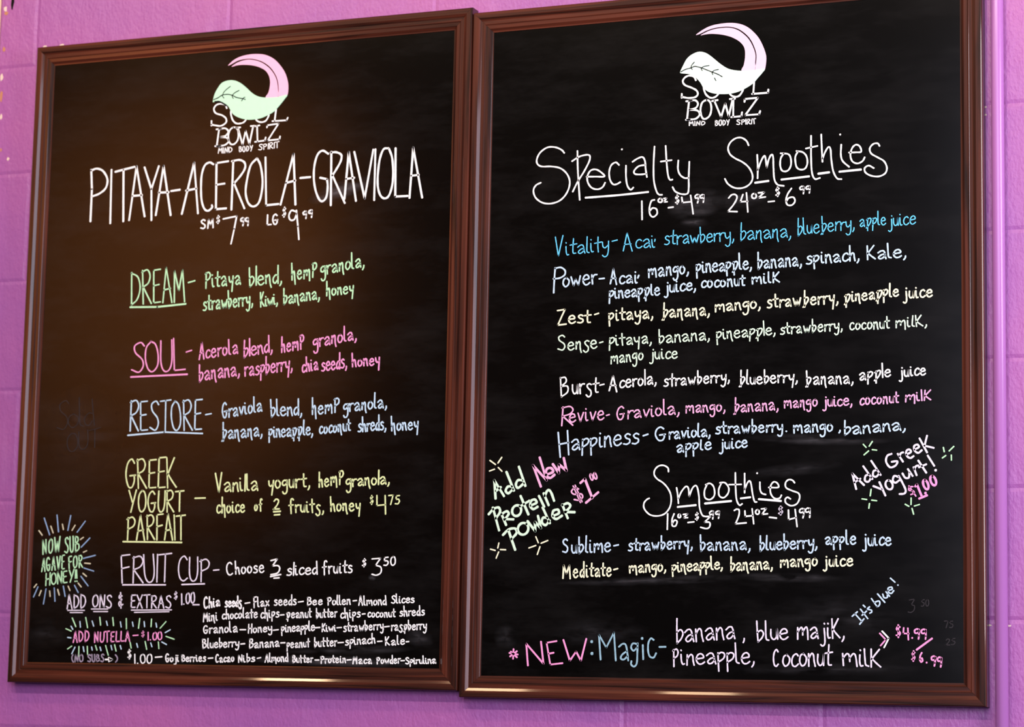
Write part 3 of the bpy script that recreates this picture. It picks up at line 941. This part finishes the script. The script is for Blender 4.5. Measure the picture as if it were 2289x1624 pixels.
p = Pen(BR, Z7, 3.9)
p.draw('393 1065,370 1040,320 1020,260 1022,205 1060,178 1110,180 1150,215 1172,290 1172,360 1185,410 1225,435 1280,430 1340,400 1400,350 1445,280 1465,215 1455,165 1415,150 1360,170 1320,208 1300|497 1050,500 1200,515 1435|455 1130,510 1095,570 1080,595 1090,590 1130,550 1210,500 1290,460 1370|570 1253,640 1252,710 1250,680 1215,640 1195,600 1205,575 1250,580 1300,610 1340,655 1352,695 1335,715 1300|825 1160,800 1140,765 1160,748 1210,752 1270,775 1310,805 1312,835 1295|880 1165,880 1250,890 1320,915 1355,938 1338|932 1135,970 1110,1010 1098,1030 1130,1035 1190,1045 1255|1030 1160,980 1170,945 1205,950 1230,990 1235,1040 1230|1105 1015,1098 1150,1100 1280,1120 1365,1140 1393,1165 1395|1193 1010,1200 1130,1210 1230,1225 1275,1247 1275|*1155 1133,1240 1122|1293 1125,1290 1190,1305 1235,1340 1262,1375 1262|1380 1135,1375 1260,1375 1340,1365 1385,1320 1390,1270 1370,1248 1335')
p.dot(848, 1037, 8)
o = p.build('title_lettering', 'white')
p = Pen(BR, Z7, 4.8)
p.draw('562 1418,700 1408,850 1395,1055 1373')
p.build('underline', 'white', o)
p = Pen(BR, Z8, 3.9)
p.draw('612 1005,595 970,555 945,510 950,470 980,450 1025,465 1075,510 1110,560 1135,610 1175,640 1230,640 1280,610 1320,560 1342,500 1340,450 1310,425 1270|680 1080,684 1180,683 1265|684 1200,710 1130,735 1088,746 1110,755 1180|755 1180,770 1120,790 1080,805 1095,808 1180,815 1270,840 1315,890 1325|890 1068,865 1110,862 1170,880 1207,920 1205,945 1165,945 1110,925 1075,865 1068|1000 1055,980 1100,988 1170,1015 1195,1055 1190,1075 1150,1070 1095,1040 1060,990 1050|1105 930,1105 1100,1112 1220,1135 1270,1175 1262|*1065 1030,1155 1010|1185 920,1190 1040,1195 1135|1195 1110,1215 1060,1240 1020,1258 1035,1265 1120,1280 1210,1310 1265,1345 1272|1343 1000,1340 1080,1355 1130,1405 1175|1405 1062,1460 1060,1500 1055,1490 1015,1460 1000,1430 1025,1415 1080,1430 1130,1470 1148,1510 1130,1528 1100|1645 1010,1630 990,1595 995,1568 1030,1580 1070,1630 1100,1680 1130,1703 1180,1690 1225,1640 1250,1580 1245,1535 1220,1528 1185,1560 1165,1600 1185')
p.dot(1335, 920, 8)
o = p.build('title_lettering', 'white')
for u in [(665, 1300, 768, 1286), (873, 1275, 1088, 1250), (1163, 1229, 1247, 1218), (1330, 1213, 1498, 1196)]:
    p = Pen(BR, Z8, 5.2)
    p.line([u[:2], u[2:]])
    p.build('underline', 'white', o)
p = Pen(BR, Z7, 3.8)
p.draw('*1005 1445,1007 1590|1105 1435,1080 1445,1065 1500,1070 1550,1095 1570,1125 1545,1120 1508,1090 1500,1070 1520|*1180 1424,1200 1422,1178 1452,1205 1450|*1215 1497,1253 1492|*1320 1415,1326 1457,1390 1450|*1390 1400,1410 1545')
p.oval(1150, 1440, 16, 15)
p.word('$', 1266, 1470, 1304, 1464, 30, 66, w=3.4)
p.word('99', 1416, 1460, 1502, 1454, 30, 64)
p.build('price_lettering', 'white')
p = Pen(BR, Z8, 3.8)
p.draw('455 1420,480 1395,510 1395,520 1420,495 1470,450 1525|*450 1526,522 1528|*567 1393,547 1450,605 1447|*595 1380,606 1530|*690 1380,735 1375,690 1420,745 1412|*768 1450,815 1445|950 1345,920 1390,907 1440,920 1475,955 1475,978 1445,965 1415,930 1420,910 1445')
p.oval(655, 1405, 18, 19)
p.word('$', 822, 1412, 862, 1402, 30, 70)
p.word('99', 1014, 1390, 1104, 1380, 30, 58)
p.build('price_lettering', 'white')

entry(BR, Z9, 2.9, 'cyan', [('V', 85, 466, 174, 452, 100, 192), ('itality', 200, 452, 640, 405, 92), ('-', 665, 355, 730, 345, 90), ('A', 775, 408, 878, 408, 95, 185), ('cai', 905, 385, 1105, 372, 88), ('strawberry,', 1192, 350, 1900, 303, 86)], alt=0.35,
      label='bright blue handwritten menu entry', extra='*1102 292,1098 312')
entry(BR, Z10, 2.9, 'cyan', [('banana,', 62, 302, 580, 270, 90), ('blueberry,', 640, 250, 1220, 186, 88), ('apple', 1266, 165, 1540, 142, 78), ('juice', 1555, 165, 1840, 135, 82)], label='bright blue handwritten menu entry')
p = Pen(BR, Z9, 4.1)
p.draw('95 580,86 700,80 830|95 585,150 575,193 605,190 650,140 682,78 690')
for t in [('ower', 166, 775, 530, 738, 98), ('A', 642, 740, 722, 748, 90, 152), ('cai', 736, 740, 930, 730, 82), ('mango,', 1030, 680, 1445, 632, 84), ('pineapple,', 1512, 632, 2080, 588, 84)]:
    p.word(*t, alt=0.35)
p.draw('*540 690,590 685|*938 655,928 680')
p.z = Z10
for t in [('banana,', 236, 588, 690, 556, 84), ('spinach,', 726, 545, 1270, 502, 82), ('Kale,', 1340, 498, 1742, 470, 80, 142)]:
    p.word(*t, alt=0.35)
p.z = Z9
for t in [('pineapple', 632, 892, 1156, 850, 76, None, 0.5), ('juice,', 1188, 832, 1516, 800, 76), ('coconut', 1562, 780, 2020, 758, 72, None, 0.6)]:
    p.word(*t, alt=0.3)
p.z = Z10
p.word('milK', 180, 742, 470, 722, 70, 108, 0.5, alt=0.0)
p.build('menu_entry', 'ice', None, 'ice blue handwritten menu entry')
p = Pen(BR, Z9, 4.1)
for t in [('Z', 112, 1160, 216, 1150, 90, 160), ('est', 222, 1140, 466, 1132, 80), ('-', 486, 1088, 542, 1078, 80), ('pitaya,', 630, 1118, 1085, 1082, 78), ('banana,', 1166, 1085, 1655, 1055, 78), ('mango,', 1702, 1022, 2168, 985, 74)]:
    p.word(*t, alt=0.3)
p.z = Z10
for t in [('strawberry,', 332, 985, 1058, 932, 78), ('pineapple', 1110, 930, 1670, 862, 74), ('juice', 1702, 890, 2010, 870, 74)]:
    p.word(*t, alt=0.3)
p.build('menu_entry', 'cream', None, 'cream handwritten menu entry')
p = Pen(BR, Z9, 3.6)
for t in [('S', 116, 1412, 204, 1405, 90, 158), ('ense', 216, 1408, 524, 1388, 84), ('-', 536, 1372, 586, 1364, 78), ('pitaya,', 634, 1365, 1070, 1338, 74), ('banana,', 1136, 1340, 1655, 1302, 74), ('mango', 650, 1545, 986, 1505, 74), ('juice', 1042, 1500, 1332, 1488, 74)]:
    p.word(*t, alt=0.3)
p.word('pineapple,', 1718, 1305, 2318, 1248, 74, alt=0.3)
p.z = Z10
for t in [('strawberry,', 466, 1250, 1100, 1205, 70), ('coconut', 1166, 1205, 1582, 1188, 70), ('milK,', 1630, 1182, 1952, 1162, 70, 112, 0.6)]:
    p.word(*t, alt=0.3)
p.build('menu_entry', 'palegreen', None, 'pale green handwritten menu entry')
p = Pen(BR, Z11, 3.8)
for t in [('B', 622, 315, 690, 300, 80, 158), ('urst', 716, 290, 940, 278, 78), ('-', 936, 250, 982, 244, 66), ('A', 1010, 262, 1084, 272, 66, 122), ('cerola,', 1096, 242, 1400, 205, 62), ('strawberry,', 1452, 230, 1990, 188, 58)]:
    p.word(*t, alt=0.3)
p.z = Z12
for t in [('blueberry,', 256, 216, 734, 190, 60), ('banana,', 792, 218, 1184, 202, 62), ('apple', 1226, 182, 1488, 146, 60), ('juice', 1546, 155, 1770, 132, 56)]:
    p.word(*t, alt=0.3)
p.build('menu_entry', 'white', None, 'white handwritten menu entry')
p = Pen(BR, Z11, 3.8)
for t in [('R', 620, 545, 730, 540, 80, 158), ('evive', 690, 520, 980, 494, 70), ('-', 988, 492, 1024, 487, 62), ('G', 1070, 502, 1142, 495, 66, 112), ('raviola,', 1160, 490, 1585, 448, 66), ('mango,', 1630, 442, 1955, 428, 56)]:
    p.word(*t, alt=0.3)
p.z = Z12
for t in [('banana,', 212, 440, 580, 415, 60), ('mango', 620, 402, 895, 388, 56), ('juice,', 930, 392, 1175, 378, 56), ('coconut', 1230, 378, 1556, 358, 56), ('milK', 1596, 352, 1812, 338, 52, 78, 0.6)]:
    p.word(*t, alt=0.3)
p.build('menu_entry', 'palepink', None, 'pale pink handwritten menu entry')
p = Pen(BR, Z11, 4.1)
p.draw('*605 600,622 798|*680 585,690 778|*615 695,690 680')
for t in [('appiness', 706, 745, 1260, 686, 84), ('-', 1285, 660, 1338, 648, 66), ('G', 1386, 672, 1480, 664, 66, 110), ('raviola,', 1494, 655, 1835, 628, 60)]:
    p.word(*t, alt=0.0)
p.word('apple', 1556, 762, 1846, 735, 60, None, 0.4, alt=0.0)
p.word('juice', 1900, 738, 2136, 716, 58, alt=0.0)
p.z = Z12
for t in [('strawberry.', 66, 612, 650, 592, 58), ('mango', 696, 606, 1020, 588, 60), (',', 1060, 590, 1082, 588, 40), ('banana,', 1102, 618, 1605, 578, 62)]:
    p.word(*t, alt=0.0)
p.build('menu_entry', 'ice', None, 'ice blue handwritten menu entry')

# Add New Protein Powder note
p = Pen(BR, Z11, 6.0)
p.draw('*100 1132,90 985,168 1112|*104 1070,142 1040|*188 918,248 1068|232 1035,200 1036,182 1068,202 1090,240 1058|*288 876,340 1030|315 985,280 985,264 1020,282 1046,328 1010')
p.draw('*78 1205,128 1388|45 1258,85 1215,125 1205,136 1240,102 1292|*148 1258,185 1345|148 1258,188 1235,206 1255,172 1302|*172 1298,244 1300|*302 1112,365 1260|*305 1192,372 1150|385 1188,430 1165,416 1140,386 1152,380 1195,405 1217,440 1198|*450 1112,492 1198|*488 1090,528 1185|496 1112,520 1066,546 1080,572 1150')
p.oval(270, 1230, 36, 44, 0.3)
p.draw('*205 1392,258 1545|160 1425,205 1382,258 1374,268 1412,226 1460|*358 1315,420 1395,418 1322,465 1370,442 1272|*480 1205,538 1330|518 1288,482 1288,474 1325,504 1346,536 1308|565 1272,610 1250,602 1222,566 1232,560 1275,590 1297,636 1270|*638 1182,682 1290|636 1186,682 1170,702 1195,662 1242|*660 1240,738 1242')
p.oval(322, 1376, 42, 48, 0.3)
n = p.build('promotion_note', 'palegreen')
p = Pen(BR, Z11, 6.0)
p.draw('*465 1035,402 864,512 985,456 802|505 942,564 916,545 886,512 897,510 945,540 966,576 940|*562 855,610 926,612 858,672 908,650 806')
p.build('note_word', 'palepink', n, 'pale pink word New')
p = Pen(BR, Z11, 6.0)
p.draw('770 1055,740 1045,712 1075,735 1098,790 1095,802 1122,772 1145,735 1140', 3.8)
p.draw('*725 1030,785 1165|*742 1024,798 1158', 3.0)
p.draw('*785 1006,820 974,880 1128|*830 1165,928 1082')
p.oval(874, 958, 11, 26, -0.3, 3.6)
p.oval(904, 950, 11, 26, -0.3, 3.6)
p.build('note_price', 'palepink', n, 'pale pink price $1.00')
marks(BR, Z11, 3.4, 'cream', [(55, 825, 100, 858), (150, 800, 120, 845), (52, 910, 92, 895), (122, 882, 152, 912), (127, 1490, 118, 1530), (60, 1540, 97, 1550), (140, 1543, 182, 1545), (125, 1562, 105, 1612), (425, 1440, 445, 1488), (468, 1492, 522, 1470), (370, 1530, 425, 1510), (458, 1520, 437, 1582)], n, 'sparkle_mark', 'cream sparkle dash')

# Smoothies sub-heading
p = Pen(BR, Z11, 3.7)
p.draw('1495 915,1490 885,1455 865,1415 870,1385 900,1380 940,1405 975,1450 1005,1490 1050,1515 1110,1510 1190,1470 1250,1410 1272,1345 1262,1300 1215,1297 1170,1320 1140,1340 1130|1560 1045,1570 1110,1575 1170|1576 1130,1600 1075,1635 1035,1655 1050,1662 1115|1662 1115,1690 1045,1722 1032,1740 1110,1745 1200,1765 1262,1790 1276,1830 1276|1805 1020,1785 1070,1790 1125,1830 1140,1865 1105,1860 1040,1830 1010,1795 1020|1920 1010,1900 1060,1905 1110,1940 1125,1975 1090,1980 1045,1950 1005,1910 1005')
p.z = Z12
p.draw('230 925,232 1040,240 1140,262 1185,285 1175|*180 1020,278 1018|305 930,305 1000,305 1085|305 1060,325 1010,345 990,358 1020,370 1100,385 1155,402 1160|428 1000,430 1060,445 1090,475 1100|500 1043,575 1042,570 1010,540 998,515 1030,515 1090,545 1130,585 1130,602 1105|708 1005,690 985,660 980,635 1005,640 1045,690 1070,740 1090,748 1130,725 1175,680 1190,640 1170,632 1140,650 1122,675 1135')
p.dot(406, 928, 8)
o = p.build('title_lettering', 'white')
for z, u in [(Z11, (1570, 1200, 1715, 1185)), (Z11, (1790, 1172, 2000, 1152)), (Z12, (275, 1131, 350, 1122)), (Z12, (420, 1137, 598, 1152))]:
    p = Pen(BR, z, 4.8)
    p.line([u[:2], u[2:]])
    p.build('underline', 'white', o)
p = Pen(BR, Z11, 3.7)
p.draw('*1488 1255,1485 1380|1540 1255,1524 1300,1526 1350,1552 1352,1564 1318,1545 1306,1526 1330|*1615 1260,1648 1256,1618 1288,1650 1286|*1652 1325,1700 1320|*1830 1280,1785 1322|1785 1322,1826 1325,1826 1360,1800 1374,1755 1364')
p.oval(1582, 1273, 11, 14)
p.word('$', 1706, 1308, 1742, 1302, 30, 60, w=3.2)
p.word('99', 1822, 1300, 1910, 1290, 30, 62)
p.build('price_lettering', 'white')
p = Pen(BR, Z12, 3.7)
p.draw('222 1228,240 1218,260 1225,258 1270,232 1335|*232 1336,318 1328|*307 1232,310 1276,370 1270|*365 1215,378 1335|*440 1216,478 1212,445 1260,490 1255|*505 1283,562 1290|*658 1225,660 1302,722 1285|*712 1220,728 1358')
p.oval(408, 1241, 15, 18)
p.word('99', 740, 1290, 843, 1284, 30, 74)
o = p.build('price_lettering', 'white')
p = Pen(BR, Z12, 4.6)
p.word('$', 574, 1265, 618, 1258, 30, 62)
p.build('dollar_sign', 'dimwhite', o)

# Add Greek Yogurt note
p = Pen(BR, Z12, 4.6)
p.draw('*1205 1056,1173 930,1268 1024|*1192 1002,1238 972|*1262 872,1335 975|1308 938,1280 950,1276 988,1304 996,1326 962|*1326 828,1402 942|1372 902,1345 912,1341 948,1366 956,1392 928|1490 772,1455 788,1446 835,1478 880,1522 866,1536 832,1492 836|*1540 772,1582 835|1552 792,1566 766,1584 760|1610 778,1646 757,1633 736,1609 750,1612 786,1640 806,1668 790|1676 738,1711 716,1696 697,1671 712,1678 748,1706 764,1734 742|*1716 648,1776 760|*1776 626,1756 706,1830 724')
p.draw('*1344 1032,1410 1058|*1392 1000,1440 1108|1545 958,1512 950,1500 985,1520 1005,1552 985|1548 950,1580 1010,1604 1065,1592 1092,1555 1096|1578 930,1600 964,1628 964,1634 925|*1622 895,1660 950|*1668 880,1692 944|1672 898,1686 872,1706 866|*1706 826,1770 924|*1712 880,1770 856|*1782 786,1834 868')
p.oval(1470, 1022, 28, 38, -0.35)
p.dot(1846, 904, 11)
n = p.build('promotion_note', 'lav')
p = Pen(BR, Z12, 5.2)
p.draw('1662 1036,1636 1040,1630 1064,1664 1070,1672 1088,1646 1100|*1630 1030,1686 1112', 3.4)
p.draw('*1682 1034,1694 1018,1732 1110|*1714 1132,1776 1106')
p.oval(1766, 1020, 19, 40, -0.35)
p.oval(1826, 988, 21, 40, -0.35)
p.dot(1764, 1088, 11)
p.build('note_price', 'pink', n, 'pink price')
marks(BR, Z12, 3.2, 'mint', [(1262, 695, 1285, 720), (1335, 672, 1310, 710), (1335, 738, 1370, 742), (1305, 748, 1268, 780), (1908, 720, 1915, 755), (1992, 712, 1955, 748), (1928, 785, 1900, 805), (1972, 782, 1973, 822), (1325, 1058, 1318, 1110), (1252, 1135, 1290, 1140),
      (1330, 1145, 1370, 1150), (1312, 1172, 1307, 1210), (1648, 1128, 1647, 1180), (1600, 1178, 1630, 1195), (1675, 1192, 1715, 1180), (1655, 1212, 1668, 1258)], n, 'sparkle_mark', 'mint green sparkle dash')

p = Pen(BR, Z13, 4.1)
for t in [('S', 696, 222, 756, 212, 70, 125), ('ublime', 776, 222, 1130, 206, 76), ('-', 1146, 186, 1202, 180, 66), ('strawberry,', 1275, 200, 1850, 175, 66), ('banana,', 1910, 196, 2360, 190, 72)]:
    p.word(*t, alt=0.25)
p.z = Z14
for t in [('blueberry,', 446, 192, 944, 166, 68), ('apple', 1006, 140, 1276, 138, 66), ('juice', 1322, 150, 1578, 144, 68)]:
    p.word(*t, alt=0.25)
p.build('menu_entry', 'ice', None, 'ice blue handwritten menu entry')
p = Pen(BR, Z13, 4.1)
for t in [('M', 696, 442, 776, 445, 70, 122), ('editate', 790, 436, 1135, 420, 72), ('-', 1146, 396, 1196, 388, 66), ('mango,', 1286, 394, 1616, 378, 62), ('pineapple,', 1662, 388, 2116, 358, 62)]:
    p.word(*t, alt=0.25)
p.z = Z14
for t in [('banana,', 196, 364, 564, 346, 66), ('mango', 622, 332, 946, 318, 62), ('juice', 986, 328, 1250, 320, 64)]:
    p.word(*t, alt=0.25)
p.build('menu_entry', 'cream', None, 'cream handwritten menu entry')

# It's blue!
p = Pen(BR, Z14, 3.4)
p.draw("*1264 730,1320 792|*1240 750,1284 712|*1304 818,1340 772|*1310 690,1372 770|*1324 742,1362 706|*1334 656,1350 672|1388 670,1370 688,1402 698,1406 714,1390 724|*1404 600,1450 666|1430 632,1466 620,1476 640,1466 662,1450 668|*1456 560,1518 632|1500 562,1512 592,1538 590,1540 566|*1528 542,1558 580|1544 532,1580 520,1574 502,1546 512,1550 545,1574 555,1594 532|*1566 426,1604 460")
p.dot(1630, 485, 7)
p.build('small_note', 'ice', None, 'small ice blue note')

# NEW: Magic
p = Pen(BR, Z13, 4.2)
p.draw('*395 1210,380 1018,532 1195,510 1000|*648 995,560 1010,592 1202,700 1190|*580 1106,622 1098|*708 985,765 1168,820 1088,862 1168,910 975|*268 1066,264 1150|*232 1100,306 1114|*238 1130,298 1084|*244 1088,298 1138')
n = p.build('menu_entry', 'pink', None, 'pink and blue handwritten menu entry')
p = Pen(BR, Z13, 4.2)
p.dot(958, 1000, 14); p.dot(960, 1105, 15)
p.draw('*1036 1158,1022 940,1086 1052,1154 920,1170 1166|1198 1045,1230 1020,1258 1030,1272 1100,1280 1166|1266 1085,1226 1115,1214 1148,1240 1158,1272 1130|1360 1022,1322 1016,1305 1050,1326 1080,1358 1052|1363 1015,1360 1100,1355 1190,1330 1220,1305 1200,1308 1172|*1408 1030,1412 1155|1505 985,1480 972,1458 1010,1455 1080,1470 1130,1504 1140,1526 1102|*1555 1047,1610 1046')
p.dot(1403, 972, 13)
p.build('entry_name', 'steel', n, 'blue grey word Magic')
p = Pen(BR, Z13, 3.9)
p.word('banana', 1698, 1012, 2228, 972, 112, alt=0)
p.word('P', 1668, 1220, 1728, 1214, 100, 168)
p.word('ineapple,', 1742, 1205, 2396, 1192, 96, alt=0)
p.z = Z14
p.word(',', 304, 950, 326, 950, 80)
p.word('blue', 424, 966, 700, 944, 92, alt=0)
p.word('majiK,', 766, 948, 1176, 936, 100, 160, 0.6, alt=0)
p.word('C', 560, 1182, 616, 1175, 100, 142)
p.word('oconut', 640, 1182, 1076, 1172, 108, alt=0)
p.word('milK', 1156, 1172, 1490, 1184, 102, 158, 0.5, alt=0)
p.build('ingredient_line', 'lav', n, 'lavender white ingredients')
p = Pen(BR, Z14, 3.6)
p.draw('*1495 878,1552 938,1512 1016')
p.build('arrow', 'white', n, 'white chevron')
p = Pen(BR, Z14, 3.6)
p.draw('*1475 896,1526 950,1482 1000')
p.build('arrow', 'pink', n, 'pink chevron')
p = Pen(BR, Z14, 4.0)
for t in [('$', 1610, 930, 1658, 925, 40, 95), ('4', 1668, 940, 1730, 945, 50, 95), ('99', 1766, 942, 1880, 944, 45, 88), ('$', 1742, 1132, 1780, 1128, 36, 80), ('6', 1810, 1140, 1848, 1142, 40, 82), ('99', 1906, 1170, 2008, 1184, 40, 84)]:
    p.word(*t)
p.line([(1790, 1035), (1920, 940)], 4.6)
p.dot(1752, 935, 8); p.dot(1875, 1145, 8)
p.build('note_price', 'pink', n, 'pink price')

# old wiped lettering still faintly readable
p = Pen(BR, Z14, 2.4)
p.word('75', 2022, 850, 2106, 848, 30, 58)
p.word('25', 2034, 998, 2122, 992, 30, 52)
p.build('wiped_lettering', 'ghost', None, 'faint grey half-erased figures')
p = Pen(BR, Z14, 2.4)
p.word('3', 1712, 722, 1772, 715, 60, 112)
p.word('50', 1824, 668, 1896, 662, 30, 56)
p.build('wiped_lettering', 'ghost', None, 'faint grey half-erased figures')
p = Pen(BL, (0, 0, 1), 1.8)
p.word('Sold', 126, 962, 212, 950, 34, 62)
p.build('wiped_lettering', 'ghost', None, 'faint grey half-erased word')
p = Pen(BL, (0, 0, 1), 1.8)
p.word('OUT', 150, 1012, 226, 996, 30, 40)
p.build('wiped_lettering', 'ghost', None, 'faint grey half-erased word')

# chalk dust left by wiping
for a in [(BL, Z2, 660, 1205, 290, 75, -0.33, 0.42), (BL, Z6, 1300, 1060, 750, 55, -0.02, 0.16), (BL, Z6, 1150, 1180, 1000, 60, 0.03, 0.30), (BL, Z6, 2000, 940, 160, 110, 0.4, 0.16), (BL, Z6, 1520, 320, 45, 40, 0, 0.3),
          (BL, Z5, 250, 1250, 240, 160, 0, 0.05), (BL, (0, 0, 1), 190, 960, 90, 100, 0, 0.05),
          (BR, Z7, 1430, 1470, 240, 130, -0.2, 0.22), (BR, Z8, 560, 1420, 240, 90, -0.15, 0.12), (BR, Z12, 900, 655, 600, 50, 0.02, 0.22), (BR, Z12, 700, 900, 420, 60, -0.1, 0.09), (BR, Z13, 1500, 460, 900, 45, -0.03, 0.18), (BR, Z14, 700, 420, 500, 45, 0.02, 0.18),
          (BR, Z13, 200, 960, 110, 130, 0, 0.10), (BR, Z13, 1000, 920, 500, 130, 0, 0.07), (BR, Z14, 1100, 760, 700, 260, 0, 0.05), (BR, Z14, 1000, 1200, 900, 60, 0, 0.09), (BR, Z9, 1500, 120, 160, 60, 0, 0.14)]:
    smudge(*a)
